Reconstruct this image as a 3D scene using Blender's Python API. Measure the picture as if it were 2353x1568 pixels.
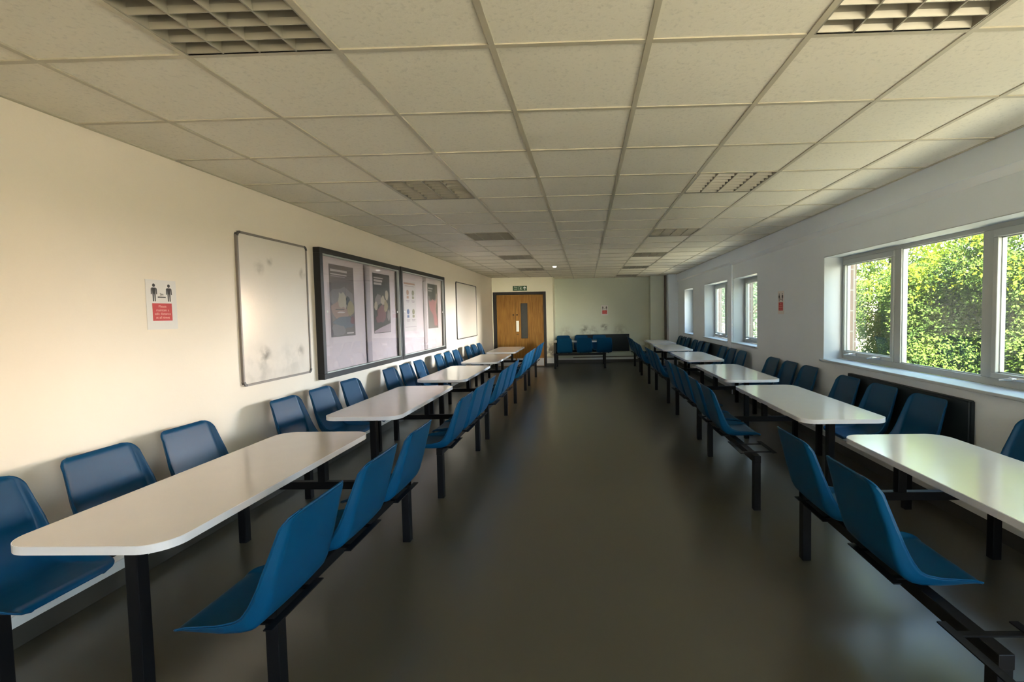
import bpy, bmesh, math, random
import numpy as np
from mathutils import Vector, Matrix

# ---------------------------------------------------------------- start clean
for o in list(bpy.data.objects):
    bpy.data.objects.remove(o, do_unlink=True)
scene = bpy.context.scene
C = scene.collection
R = math.radians
rnd = random.Random(7)

# ---------------------------------------------------------------- camera
CAM_H = 1.49
F_PX, YAW, PITCH, ROLL, CX, CY = 1109.174, .0283990, -.0487358, .0177046, 1315.504, 774.133
def cam_rot():
    cy, sy = math.cos(YAW), math.sin(YAW); cp, sp = math.cos(PITCH), math.sin(PITCH); cr, sr = math.cos(ROLL), math.sin(ROLL)
    rz = Matrix(((cy, -sy, 0), (sy, cy, 0), (0, 0, 1)))
    rx = Matrix(((1, 0, 0), (0, cp, -sp), (0, sp, cp)))
    ry = Matrix(((cr, 0, sr), (0, 1, 0), (-sr, 0, cr)))
    m = rz @ rx @ ry
    return Matrix((m.col[0], m.col[2], -m.col[1])).transposed()
cd = bpy.data.cameras.new('camera')
cam = bpy.data.objects.new('camera', cd); C.objects.link(cam)
cam.matrix_world = Matrix.Translation((0, 0, CAM_H)) @ cam_rot().to_4x4()
cd.sensor_fit = 'HORIZONTAL'; cd.sensor_width = 36.0
cd.lens = F_PX * 36.0 / 2353.0
cd.shift_x = (2353 / 2 - CX) / 2353.0
cd.shift_y = (CY - 1568 / 2) / 2353.0
cd.clip_start = 0.05; cd.clip_end = 200
scene.camera = cam

# ---------------------------------------------------------------- world, sun, exposure
vs = scene.view_settings
scene.display_settings.display_device = 'sRGB'
vs.view_transform = 'Standard'; vs.look = 'None'; vs.gamma = 1.0; vs.use_curve_mapping = False
vs.exposure = 2.8
SKY = 2.1; LOBE = 2.3
world = bpy.data.worlds.new('world'); scene.world = world; world.use_nodes = True
wn = world.node_tree; wn.nodes.clear()
w_out = wn.nodes.new('ShaderNodeOutputWorld'); w_bg = wn.nodes.new('ShaderNodeBackground')
w_tc = wn.nodes.new('ShaderNodeTexCoord'); w_sep = wn.nodes.new('ShaderNodeSeparateXYZ'); w_ramp = wn.nodes.new('ShaderNodeValToRGB')
wn.links.new(w_tc.outputs['Generated'], w_sep.inputs[0])
w_map = wn.nodes.new('ShaderNodeMapRange'); w_map.inputs['From Min'].default_value = -1; w_map.inputs['From Max'].default_value = 1
wn.links.new(w_sep.outputs['Z'], w_map.inputs['Value']); wn.links.new(w_map.outputs[0], w_ramp.inputs[0])
w_dot = wn.nodes.new('ShaderNodeVectorMath'); w_dot.operation = 'DOT_PRODUCT'; w_dot.inputs[1].default_value = (0.557, -0.825, 0.10)   # sky brightened on this side as added fill through the unseen windows
wn.links.new(w_tc.outputs['Generated'], w_dot.inputs[0])
w_dir = wn.nodes.new('ShaderNodeMapRange'); w_dir.interpolation_type = 'SMOOTHSTEP'
w_dir.inputs['From Min'].default_value = 0.84; w_dir.inputs['From Max'].default_value = 0.97; w_dir.inputs['To Min'].default_value = 1.0; w_dir.inputs['To Max'].default_value = LOBE
wn.links.new(w_dot.outputs['Value'], w_dir.inputs['Value'])
w_mul = wn.nodes.new('ShaderNodeMath'); w_mul.operation = 'MULTIPLY'; w_mul.inputs[1].default_value = SKY
wn.links.new(w_dir.outputs[0], w_mul.inputs[0]); wn.links.new(w_mul.outputs[0], w_bg.inputs['Strength'])
wn.links.new(w_ramp.outputs[0], w_bg.inputs['Color']); wn.links.new(w_bg.outputs[0], w_out.inputs[0])
el = w_ramp.color_ramp.elements
el[0].position = 0.49; el[0].color = (0.62, 0.50, 0.34, 1)
el[1].position = 0.53; el[1].color = (0.96, 0.90, 0.80, 1)
e = w_ramp.color_ramp.elements.new(0.60); e.color = (0.58, 0.77, 1.0, 1)
e = w_ramp.color_ramp.elements.new(0.75); e.color = (0.22, 0.34, 0.52, 1)

def sun_lamp(name, az_deg, elev_deg, angle_deg, strength, color):
    """az measured from +Y (down the room) towards +X (window side): where the light comes from."""
    l = bpy.data.lights.new(name, 'SUN'); l.energy = strength; l.angle = R(angle_deg); l.color = color
    o = bpy.data.objects.new(name, l); C.objects.link(o)
    a, e_ = R(az_deg), R(elev_deg)
    d = Vector((math.sin(a) * math.cos(e_), math.cos(a) * math.cos(e_), math.sin(e_)))
    o.rotation_euler = (-d).to_track_quat('-Z', 'Y').to_euler()
    o.location = d * 30
    return o
sun_lamp('low_sky_glow', 38, 0.0, 15, 1.25, (1.0, 0.66, 0.42))
sun_lamp('pale_sky_glow', 56, 2.5, 28, 4.2, (0.76, 0.87, 1.0))
sun_lamp('far_wall_fill', 76, 2.0, 22, 4.5, (1.0, 0.94, 0.86))  # lamp added as fill for the dim far end of the left wall
sun_lamp('door_wall_fill', 168, 0.8, 8, 0.75, (1.0, 0.92, 0.74))  # lamp added as fill to brighten the door wall
sun_lamp('sun', 187, 38, 1.0, 30.0, (1.0, 0.90, 0.75))

# ---------------------------------------------------------------- materials
def new_mat(name):
    m = bpy.data.materials.new(name); m.use_nodes = True
    nt = m.node_tree; b = nt.nodes['Principled BSDF']
    return m, nt, b
def mat(name, col, rough=0.6, metal=0.0, spec=0.5, var=0.0, vscale=3.0, bump=0.0, bscale=80.0, coat=0.0):
    m, nt, b = new_mat(name)
    b.inputs['Base Color'].default_value = (*col, 1); b.inputs['Roughness'].default_value = rough
    b.inputs['Metallic'].default_value = metal; b.inputs['Specular IOR Level'].default_value = spec
    if coat: b.inputs['Coat Weight'].default_value = coat; b.inputs['Coat Roughness'].default_value = 0.15
    if var or bump:
        tc = nt.nodes.new('ShaderNodeTexCoord')
        if var:
            n = nt.nodes.new('ShaderNodeTexNoise'); n.inputs['Scale'].default_value = vscale; n.inputs['Detail'].default_value = 6
            nt.links.new(tc.outputs['Object'], n.inputs['Vector'])
            mx = nt.nodes.new('ShaderNodeMix'); mx.data_type = 'RGBA'
            mx.inputs['A'].default_value = (*[c * (1 - var) for c in col], 1); mx.inputs['B'].default_value = (*[min(1, c * (1 + var)) for c in col], 1)
            nt.links.new(n.outputs['Fac'], mx.inputs['Factor']); nt.links.new(mx.outputs['Result'], b.inputs['Base Color'])
        if bump:
            n2 = nt.nodes.new('ShaderNodeTexNoise'); n2.inputs['Scale'].default_value = bscale; n2.inputs['Detail'].default_value = 4
            nt.links.new(tc.outputs['Object'], n2.inputs['Vector'])
            bp = nt.nodes.new('ShaderNodeBump'); bp.inputs['Strength'].default_value = bump; bp.inputs['Distance'].default_value = 0.01
            nt.links.new(n2.outputs['Fac'], bp.inputs['Height']); nt.links.new(bp.outputs[0], b.inputs['Normal'])
    return m

def wall_mat(name, col, dirt=(), blotch=0.05):
    """painted plaster; dirt = list of (centre xyz, radius, colour, strength) stains with their own shape"""
    m, nt, b = new_mat(name)
    b.inputs['Roughness'].default_value = 0.62; b.inputs['Specular IOR Level'].default_value = 0.3
    tc = nt.nodes.new('ShaderNodeTexCoord')
    n = nt.nodes.new('ShaderNodeTexNoise'); n.inputs['Scale'].default_value = 1.3; n.inputs['Detail'].default_value = 8
    nt.links.new(tc.outputs['Object'], n.inputs['Vector'])
    mx = nt.nodes.new('ShaderNodeMix'); mx.data_type = 'RGBA'
    mx.inputs['A'].default_value = (*[c * (1 - blotch) for c in col], 1); mx.inputs['B'].default_value = (*[min(1, c * (1 + blotch)) for c in col], 1)
    nt.links.new(n.outputs['Fac'], mx.inputs['Factor']); last = mx.outputs['Result']
    nd = nt.nodes.new('ShaderNodeTexNoise'); nd.inputs['Scale'].default_value = 9; nd.inputs['Detail'].default_value = 5
    nt.links.new(tc.outputs['Object'], nd.inputs['Vector'])
    for (p, rad, dc, s) in dirt:
        vd = nt.nodes.new('ShaderNodeVectorMath'); vd.operation = 'DISTANCE'
        vd.inputs[1].default_value = p; nt.links.new(tc.outputs['Object'], vd.inputs[0])
        mr = nt.nodes.new('ShaderNodeMapRange'); mr.interpolation_type = 'SMOOTHSTEP'
        mr.inputs['From Min'].default_value = 0; mr.inputs['From Max'].default_value = rad
        mr.inputs['To Min'].default_value = s; mr.inputs['To Max'].default_value = 0
        nt.links.new(vd.outputs['Value'], mr.inputs['Value'])
        mu = nt.nodes.new('ShaderNodeMath'); mu.operation = 'MULTIPLY'; mu.use_clamp = True
        nt.links.new(mr.outputs[0], mu.inputs[0])
        m2 = nt.nodes.new('ShaderNodeMapRange'); m2.inputs['From Min'].default_value = 0.38; m2.inputs['From Max'].default_value = 0.6
        nt.links.new(nd.outputs['Fac'], m2.inputs['Value']); nt.links.new(m2.outputs[0], mu.inputs[1])
        mm = nt.nodes.new('ShaderNodeMix'); mm.data_type = 'RGBA'; mm.inputs['B'].default_value = (*dc, 1)
        nt.links.new(last, mm.inputs['A']); nt.links.new(mu.outputs[0], mm.inputs['Factor']); last = mm.outputs['Result']
    nt.links.new(last, b.inputs['Base Color'])
    n2 = nt.nodes.new('ShaderNodeTexNoise'); n2.inputs['Scale'].default_value = 60; n2.inputs['Detail'].default_value = 3
    nt.links.new(tc.outputs['Object'], n2.inputs['Vector'])
    bp = nt.nodes.new('ShaderNodeBump'); bp.inputs['Strength'].default_value = 0.06; bp.inputs['Distance'].default_value = 0.01
    nt.links.new(n2.outputs['Fac'], bp.inputs['Height']); nt.links.new(bp.outputs[0], b.inputs['Normal'])
    return m

def glass_mat(name, tint=(1, 1, 1), haze=0.0):
    m = bpy.data.materials.new(name); m.use_nodes = True; nt = m.node_tree; nt.nodes.clear()
    out = nt.nodes.new('ShaderNodeOutputMaterial'); tr = nt.nodes.new('ShaderNodeBsdfTransparent'); gl = nt.nodes.new('ShaderNodeBsdfGlossy')
    lw = nt.nodes.new('ShaderNodeLayerWeight'); lw.inputs[0].default_value = 0.5; mx = nt.nodes.new('ShaderNodeMixShader')
    pw = nt.nodes.new('ShaderNodeMath'); pw.operation = 'POWER'; pw.inputs[1].default_value = 5.0
    sc = nt.nodes.new('ShaderNodeMath'); sc.operation = 'MULTIPLY_ADD'; sc.inputs[1].default_value = 0.96; sc.inputs[2].default_value = 0.04
    tr.inputs[0].default_value = (*tint, 1); gl.inputs['Roughness'].default_value = 0.02
    nt.links.new(lw.outputs['Facing'], pw.inputs[0]); nt.links.new(pw.outputs[0], sc.inputs[0]); nt.links.new(sc.outputs[0], mx.inputs[0])
    nt.links.new(tr.outputs[0], mx.inputs[1]); nt.links.new(gl.outputs[0], mx.inputs[2])
    last = mx
    if haze:        # translucent share that puts a pale veil of haze into the pane
        d1 = nt.nodes.new('ShaderNodeBsdfTranslucent'); d1.inputs[0].default_value = (0.85, 0.88, 0.86, 1)
        last = nt.nodes.new('ShaderNodeMixShader'); last.inputs[0].default_value = haze
        nt.links.new(mx.outputs[0], last.inputs[1]); nt.links.new(d1.outputs[0], last.inputs[2])
    nt.links.new(last.outputs[0], out.inputs[0])
    return m

def leaf_mat(name, dark, light, trans=0.5):
    m = bpy.data.materials.new(name); m.use_nodes = True; nt = m.node_tree; nt.nodes.clear()
    out = nt.nodes.new('ShaderNodeOutputMaterial'); df = nt.nodes.new('ShaderNodeBsdfDiffuse'); tl = nt.nodes.new('ShaderNodeBsdfTranslucent')
    mx = nt.nodes.new('ShaderNodeMixShader'); mx.inputs[0].default_value = trans
    tc = nt.nodes.new('ShaderNodeTexCoord'); n = nt.nodes.new('ShaderNodeTexNoise'); n.inputs['Scale'].default_value = 4.0; n.inputs['Detail'].default_value = 6
    nt.links.new(tc.outputs['Object'], n.inputs['Vector'])
    cr = nt.nodes.new('ShaderNodeValToRGB'); cr.color_ramp.elements[0].position = 0.35; cr.color_ramp.elements[1].position = 0.68
    cr.color_ramp.elements[0].color = (*dark, 1); cr.color_ramp.elements[1].color = (*light, 1)
    nt.links.new(n.outputs['Fac'], cr.inputs[0])
    nt.links.new(cr.outputs[0], df.inputs[0]); nt.links.new(cr.outputs[0], tl.inputs[0])
    nt.links.new(df.outputs[0], mx.inputs[1]); nt.links.new(tl.outputs[0], mx.inputs[2]); nt.links.new(mx.outputs[0], out.inputs[0])
    return m

def wood_mat(name, c1, c2):
    m, nt, b = new_mat(name)
    b.inputs['Roughness'].default_value = 0.5; b.inputs['Specular IOR Level'].default_value = 0.2
    tc = nt.nodes.new('ShaderNodeTexCoord'); mp = nt.nodes.new('ShaderNodeMapping'); mp.inputs['Scale'].default_value = (14, 14, 1.2)
    n = nt.nodes.new('ShaderNodeTexNoise'); n.inputs['Scale'].default_value = 2.0; n.inputs['Detail'].default_value = 8; n.inputs['Distortion'].default_value = 0.6
    cr = nt.nodes.new('ShaderNodeValToRGB'); cr.color_ramp.elements[0].position = 0.3; cr.color_ramp.elements[1].position = 0.7
    cr.color_ramp.elements[0].color = (*c1, 1); cr.color_ramp.elements[1].color = (*c2, 1)
    nt.links.new(tc.outputs['Object'], mp.inputs[0]); nt.links.new(mp.outputs[0], n.inputs['Vector']); nt.links.new(n.outputs['Fac'], cr.inputs[0])
    nt.links.new(cr.outputs[0], b.inputs['Base Color'])
    return m

def tile_mat(name, col):
    """fissured mineral-fibre ceiling tile"""
    m, nt, b = new_mat(name)
    b.inputs['Roughness'].default_value = 0.9; b.inputs['Specular IOR Level'].default_value = 0.1
    tc = nt.nodes.new('ShaderNodeTexCoord')
    n = nt.nodes.new('ShaderNodeTexNoise'); n.inputs['Scale'].default_value = 55; n.inputs['Detail'].default_value = 5; n.inputs['Roughness'].default_value = 0.6
    nt.links.new(tc.outputs['Object'], n.inputs['Vector'])
    cr = nt.nodes.new('ShaderNodeValToRGB'); cr.color_ramp.elements[0].position = 0.30; cr.color_ramp.elements[1].position = 0.46
    cr.color_ramp.elements[0].color = (*[c * 0.86 for c in col], 1); cr.color_ramp.elements[1].color = (*col, 1)
    nt.links.new(n.outputs['Fac'], cr.inputs[0])
    nb = nt.nodes.new('ShaderNodeTexNoise'); nb.inputs['Scale'].default_value = 0.9; nb.inputs['Detail'].default_value = 3
    nt.links.new(tc.outputs['Object'], nb.inputs['Vector'])
    mx = nt.nodes.new('ShaderNodeMix'); mx.data_type = 'RGBA'; mx.blend_type = 'MULTIPLY'; mx.inputs['Factor'].default_value = 1.0
    c2 = nt.nodes.new('ShaderNodeValToRGB'); c2.color_ramp.elements[0].color = (0.9, 0.88, 0.84, 1); c2.color_ramp.elements[1].color = (1, 1, 1, 1)
    nt.links.new(nb.outputs['Fac'], c2.inputs[0]); nt.links.new(cr.outputs[0], mx.inputs['A']); nt.links.new(c2.outputs[0], mx.inputs['B'])
    nt.links.new(mx.outputs['Result'], b.inputs['Base Color'])
    bp = nt.nodes.new('ShaderNodeBump'); bp.inputs['Strength'].default_value = 0.35; bp.inputs['Distance'].default_value = 0.004
    nt.links.new(n.outputs['Fac'], bp.inputs['Height']); nt.links.new(bp.outputs[0], b.inputs['Normal'])
    return m

def floor_mat():
    m, nt, b = new_mat('vinyl_floor')
    tc = nt.nodes.new('ShaderNodeTexCoord')
    n = nt.nodes.new('ShaderNodeTexNoise'); n.inputs['Scale'].default_value = 0.5; n.inputs['Detail'].default_value = 1
    nt.links.new(tc.outputs['Object'], n.inputs['Vector'])
    mx = nt.nodes.new('ShaderNodeMix'); mx.data_type = 'RGBA'
    mx.inputs['A'].default_value = (0.062, 0.055, 0.035, 1); mx.inputs['B'].default_value = (0.070, 0.062, 0.040, 1)
    nt.links.new(n.outputs['Fac'], mx.inputs['Factor']); nt.links.new(mx.outputs['Result'], b.inputs['Base Color'])
    b.inputs['Roughness'].default_value = 0.29; b.inputs['Specular IOR Level'].default_value = 0.8
    return m

def brick_mat(name):
    m, nt, b = new_mat(name)
    tc = nt.nodes.new('ShaderNodeTexCoord'); mp = nt.nodes.new('ShaderNodeMapping')
    mp.inputs['Rotation'].default_value = (R(90), 0, R(90))
    br = nt.nodes.new('ShaderNodeTexBrick'); br.inputs['Scale'].default_value = 1.0
    br.inputs['Brick Width'].default_value = 0.225; br.inputs['Row Height'].default_value = 0.075; br.inputs['Mortar Size'].default_value = 0.008
    br.inputs['Color1'].default_value = (0.17, 0.11, 0.08, 1); br.inputs['Color2'].default_value = (0.20, 0.14, 0.10, 1); br.inputs['Mortar'].default_value = (0.26, 0.24, 0.21, 1)
    nt.links.new(tc.outputs['Object'], mp.inputs[0]); nt.links.new(mp.outputs[0], br.inputs['Vector']); nt.links.new(br.outputs['Color'], b.inputs['Base Color'])
    b.inputs['Roughness'].default_value = 0.85
    return m

M = {}
M['wall_left'] = wall_mat('cream_paint', (0.83, 0.735, 0.63))
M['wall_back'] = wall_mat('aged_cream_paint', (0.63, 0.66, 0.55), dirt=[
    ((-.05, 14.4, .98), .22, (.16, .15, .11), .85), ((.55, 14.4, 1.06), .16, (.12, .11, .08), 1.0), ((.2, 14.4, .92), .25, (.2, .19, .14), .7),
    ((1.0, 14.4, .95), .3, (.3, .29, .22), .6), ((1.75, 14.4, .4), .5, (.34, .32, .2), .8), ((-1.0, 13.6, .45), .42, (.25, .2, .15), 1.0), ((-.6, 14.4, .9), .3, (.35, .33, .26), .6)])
M['wall_right'] = wall_mat('grey_white_paint', (0.74, 0.80, 0.86))
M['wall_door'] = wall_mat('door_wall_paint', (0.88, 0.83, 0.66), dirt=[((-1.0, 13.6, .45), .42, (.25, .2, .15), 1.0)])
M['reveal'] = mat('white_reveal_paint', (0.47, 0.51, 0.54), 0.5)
M['floor'] = floor_mat()
M['highlight'] = mat('beam_highlight_white', (0.88, 0.89, 0.88), 0.3)
M['tile'] = tile_mat('ceiling_tile', (0.86, 0.815, 0.71))
M['tbar'] = mat('ceiling_grid_steel', (0.52, 0.47, 0.36), 0.42, spec=0.5)
M['skirting'] = mat('skirting_gloss', (0.74, 0.74, 0.72), 0.35)
M['cove'] = mat('dark_cove_vinyl', (0.045, 0.042, 0.034), 0.45)
M['laminate'] = mat('tabletop_laminate', (0.60, 0.555, 0.52), 0.16, spec=0.8, var=0.03, vscale=8)
M['edge'] = mat('tabletop_edge_band', (0.66, 0.66, 0.69), 0.28)
M['steel'] = mat('black_painted_steel', (0.006, 0.006, 0.007), 0.45, spec=0.14)
M['seat'] = mat('blue_moulded_plastic', (0.0015, 0.050, 0.125), 0.38, spec=0.18, var=0.08, vscale=5, bump=0.05, bscale=350)
M['radiator'] = mat('dark_radiator_paint', (0.012, 0.018, 0.022), 0.5, spec=0.25)
M['alu'] = mat('window_aluminium', (0.44, 0.465, 0.45), 0.4)
M['chrome'] = mat('handle_metal', (0.75, 0.76, 0.78), 0.25, metal=0.9)
M['glass'] = glass_mat('window_glass', (0.95, 0.97, 0.96), 0.008)
M['case_glass'] = glass_mat('notice_case_glass', (0.97, 0.965, 0.97))
M['board'] = wall_mat('whiteboard_enamel', (0.78, 0.71, 0.645), dirt=[
    ((-2.63, 3.87, 1.19), .10, (.18, .15, .12), 1.0), ((-2.63, 3.84, 1.9), .09, (.4, .36, .32), .8), ((-2.63, 3.98, 1.97), .06, (.4, .36, .32), .8), ((-2.63, 4.35, 1.19), .09, (.35, .3, .26), .9), ((-2.63, 4.44, 1.9), .07, (.3, .26, .22), .9),
    ((-2.63, 3.8, 1.08), .28, (.45, .42, .38), .6), ((-2.63, 4.2, 1.08), .3, (.5, .46, .42), .5)], blotch=0.02)
M['board'].node_tree.nodes['Principled BSDF'].inputs['Roughness'].default_value = 0.16
M['board'].node_tree.nodes['Principled BSDF'].inputs['Specular IOR Level'].default_value = 0.5
M['board_frame'] = mat('whiteboard_frame', (0.20, 0.17, 0.15), 0.4)
M['board_frame_thin'] = mat('dark_frame', (0.035, 0.03, 0.03), 0.4)
M['case'] = mat('notice_case_frame', (0.020, 0.019, 0.020), 0.45, spec=0.3)
M['case_back'] = mat('notice_case_felt', (0.78, 0.66, 0.67), 0.8, var=0.04)
M['paper'] = mat('white_paper', (0.74, 0.70, 0.68), 0.6)
M['red'] = mat('red_print', (0.52, 0.03, 0.035), 0.6)
M['pink_print'] = mat('pale_red_lettering', (0.86, 0.42, 0.38), 0.6)
M['ink'] = mat('black_ink', (0.015, 0.012, 0.012), 0.6)
M['green'] = mat('sign_green', (0.018, 0.075, 0.018), 0.45)
M['sign_white'] = mat('sign_white', (0.60, 0.66, 0.52), 0.5)
M['door_wood'] = wood_mat('oak_door', (0.21, 0.088, 0.012), (0.36, 0.17, 0.028))
M['frame_brown'] = mat('dark_door_frame', (0.012, 0.008, 0.007), 0.45, spec=0.3)
M['kick'] = mat('kick_plate_metal', (0.55, 0.54, 0.54), 0.35, metal=0.3)
M['brass'] = mat('dull_brass', (0.10, 0.055, 0.02), 0.4, metal=0.6)
M['vision'] = mat('wired_door_glass', (0.045, 0.043, 0.04), 0.35, spec=0.2, var=0.3, vscale=60)
M['plastic_white'] = mat('white_plastic', (0.85, 0.84, 0.80), 0.4)
M['louvre'] = mat('louvre_metal', (0.34, 0.31, 0.245), 0.4, metal=0.2)
M['housing'] = mat('fitting_housing', (0.035, 0.032, 0.026), 0.5)
M['tube'] = mat('unlit_tube', (0.80, 0.79, 0.76), 0.2)
M['brick'] = brick_mat('pale_brick')
M['ground'] = mat('garden_ground', (0.30, 0.27, 0.18), 0.9, var=0.3, vscale=2)
M['path'] = mat('grey_path', (0.13, 0.145, 0.14), 0.9, var=0.15, vscale=3)
M['paving'] = mat('light_bounce_paving', (0.74, 0.67, 0.56), 0.85, var=0.12, vscale=3)
M['pipe_brown'] = mat('pipe_paint', (0.10, 0.075, 0.06), 0.5)
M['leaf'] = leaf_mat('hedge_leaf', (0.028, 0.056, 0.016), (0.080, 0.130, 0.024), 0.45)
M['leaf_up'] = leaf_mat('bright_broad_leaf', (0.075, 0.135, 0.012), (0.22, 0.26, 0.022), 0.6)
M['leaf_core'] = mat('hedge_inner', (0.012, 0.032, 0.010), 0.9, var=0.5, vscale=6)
M['leaf_tree'] = leaf_mat('tree_leaf', (0.02, 0.045, 0.025), (0.085, 0.12, 0.07), 0.4)
M['bark'] = mat('bark', (0.09, 0.065, 0.045), 0.9, var=0.3, vscale=8)

# ---------------------------------------------------------------- mesh helpers
class MB:
    def __init__(self): self.v = []; self.f = []; self.mi = []; self.sm = []
    def add(self, verts, faces, mi=0, smooth=False):
        o = len(self.v); self.v += [tuple(p) for p in verts]
        self.f += [tuple(i + o for i in f) for f in faces]; self.mi += [mi] * len(faces); self.sm += [smooth] * len(faces)
        return self
    def box(self, x0, x1, y0, y1, z0, z1, mi=0):
        return self.add([(x0, y0, z0), (x1, y0, z0), (x1, y1, z0), (x0, y1, z0), (x0, y0, z1), (x1, y0, z1), (x1, y1, z1), (x0, y1, z1)],
                        [(0, 3, 2, 1), (4, 5, 6, 7), (0, 1, 5, 4), (1, 2, 6, 5), (2, 3, 7, 6), (3, 0, 4, 7)], mi)
    def obox(self, c, size, rot, mi=0):
        hx, hy, hz = [s / 2 for s in size]; c = Vector(c)
        vs_ = [c + rot @ Vector((sx * hx, sy * hy, sz * hz)) for sz in (-1, 1) for sx, sy in ((-1, -1), (1, -1), (1, 1), (-1, 1))]
        return self.add(vs_, [(0, 3, 2, 1), (4, 5, 6, 7), (0, 1, 5, 4), (1, 2, 6, 5), (2, 3, 7, 6), (3, 0, 4, 7)], mi)
    def prism(self, poly, z0, z1, mi=0, axes='xyz'):
        """extrude a 2D polygon; axes says which world axes take (u, v, height)"""
        n = len(poly); ix = ['xyz'.index(a) for a in axes]
        def P(u, v, h):
            p = [0, 0, 0]; p[ix[0]] = u; p[ix[1]] = v; p[ix[2]] = h; return p
        vs_ = [P(u, v, z0) for u, v in poly] + [P(u, v, z1) for u, v in poly]
        fs = [tuple(range(n - 1, -1, -1)), tuple(range(n, 2 * n))] + [(i, (i + 1) % n, n + (i + 1) % n, n + i) for i in range(n)]
        return self.add(vs_, fs, mi)
    def tube(self, pts, r, n=10, mi=0, cap=True, smooth=True):
        pts = [Vector(p) for p in pts]; rings = []
        for i, p in enumerate(pts):
            d = (pts[min(i + 1, len(pts) - 1)] - pts[max(i - 1, 0)]).normalized()
            a = d.orthogonal().normalized(); b = d.cross(a)
            rr = r[i] if isinstance(r, (list, tuple)) else r
            rings.append([p + (a * math.cos(2 * math.pi * k / n) + b * math.sin(2 * math.pi * k / n)) * rr for k in range(n)])
        vs_ = [q for ring in rings for q in ring]
        fs = [(i * n + k, i * n + (k + 1) % n, (i + 1) * n + (k + 1) % n, (i + 1) * n + k) for i in range(len(pts) - 1) for k in range(n)]
        self.add(vs_, fs, mi, smooth)
        if cap:
            self.add(rings[0], [tuple(range(n - 1, -1, -1))], mi); self.add(rings[-1], [tuple(range(n))], mi)
        return self
    def lathe(self, c, prof, n=24, axis='z', mi=0):
        """prof = [(radius, height)]"""
        c = Vector(c); vs_ = []
        for r_, h in prof:
            for k in range(n):
                a = 2 * math.pi * k / n; u, w = r_ * math.cos(a), r_ * math.sin(a)
                vs_.append(c + Vector({'z': (u, w, h), 'x': (h, u, w), 'y': (u, h, w)}[axis]))
        fs = [(i * n + k, i * n + (k + 1) % n, (i + 1) * n + (k + 1) % n, (i + 1) * n + k) for i in range(len(prof) - 1) for k in range(n)]
        return self.add(vs_, fs, mi, True)
    def build(self, name, mats, parent=None, bevel=0.0, origin=None, segs=2):
        me = bpy.data.meshes.new(name)
        org = Vector(origin) if origin else Vector((0, 0, 0))
        me.from_pydata([tuple(Vector(p) - org) for p in self.v], [], self.f)
        for m in (mats if isinstance(mats, (list, tuple)) else [mats]): me.materials.append(m)
        me.polygons.foreach_set('material_index', self.mi); me.polygons.foreach_set('use_smooth', self.sm)
        bm = bmesh.new(); bm.from_mesh(me); bmesh.ops.recalc_face_normals(bm, faces=bm.faces); bm.to_mesh(me); bm.free()
        me.update()
        o = bpy.data.objects.new(name, me); C.objects.link(o); o.location = org
        if parent: o.parent = parent
        if bevel:
            b = o.modifiers.new('bevel', 'BEVEL'); b.width = bevel; b.segments = segs; b.limit_method = 'ANGLE'; b.angle_limit = R(40)
        return o

def tag(o, label=None, cat=None, group=None, kind=None):
    if label: o['label'] = label
    if cat: o['category'] = cat
    if group: o['group'] = group
    if kind: o['kind'] = kind
    return o
def thing(name, loc, label, cat, group=None, rz=0.0, kind=None):
    o = bpy.data.objects.new(name, None); C.objects.link(o); o.location = loc; o.rotation_euler = (0, 0, rz); o.empty_display_size = 0.1
    return tag(o, label, cat, group, kind)
def struct(o, label=None, cat=None): return tag(o, label, cat, None, 'structure')
def copy_tree(o, parent=None):
    c = o.copy(); C.objects.link(c)
    if parent: c.parent = parent
    for ch in list(o.children): copy_tree(ch, c)
    return c
def rounded_rect(x0, x1, y0, y1, r, n=6):
    out = []
    for cx_, cy_, a0 in ((x1 - r, y1 - r, 0), (x0 + r, y1 - r, 90), (x0 + r, y0 + r, 180), (x1 - r, y0 + r, 270)):
        for k in range(n + 1):
            a = R(a0 + 90 * k / n); out.append((cx_ + r * math.cos(a), cy_ + r * math.sin(a)))
    return out
def text_obj(name, body, size, loc, rot, m, parent, align='CENTER', spacing=1.0, extrude=0.0006, sx=1.0):
    cu = bpy.data.curves.new(name, 'FONT'); cu.body = body; cu.size = size; cu.align_x = align; cu.align_y = 'CENTER'
    cu.extrude = extrude; cu.space_line = spacing; cu.resolution_u = 2
    tmp = bpy.data.objects.new(name, cu); C.objects.link(tmp)
    me = bpy.data.meshes.new_from_object(tmp.evaluated_get(bpy.context.evaluated_depsgraph_get())); me.name = name
    bpy.data.objects.remove(tmp); bpy.data.curves.remove(cu); me.materials.clear(); me.materials.append(m)
    o = bpy.data.objects.new(name, me); C.objects.link(o); o.location = loc; o.rotation_euler = rot; o.scale = (sx, 1, 1)
    if parent: o.parent = parent
    return o

# ================================================================ SETTING
ZC = 2.5166                    # underside of ceiling grid
XL, XR, XB = -2.64, 2.60, 2.54 # left wall, right wall, face of the right-hand beam
Y0, YD, YB = -3.0, 13.6, 14.4  # wall behind the camera, door wall, back wall
GX, GY = -0.342, 1.894         # a ceiling grid crossing

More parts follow.
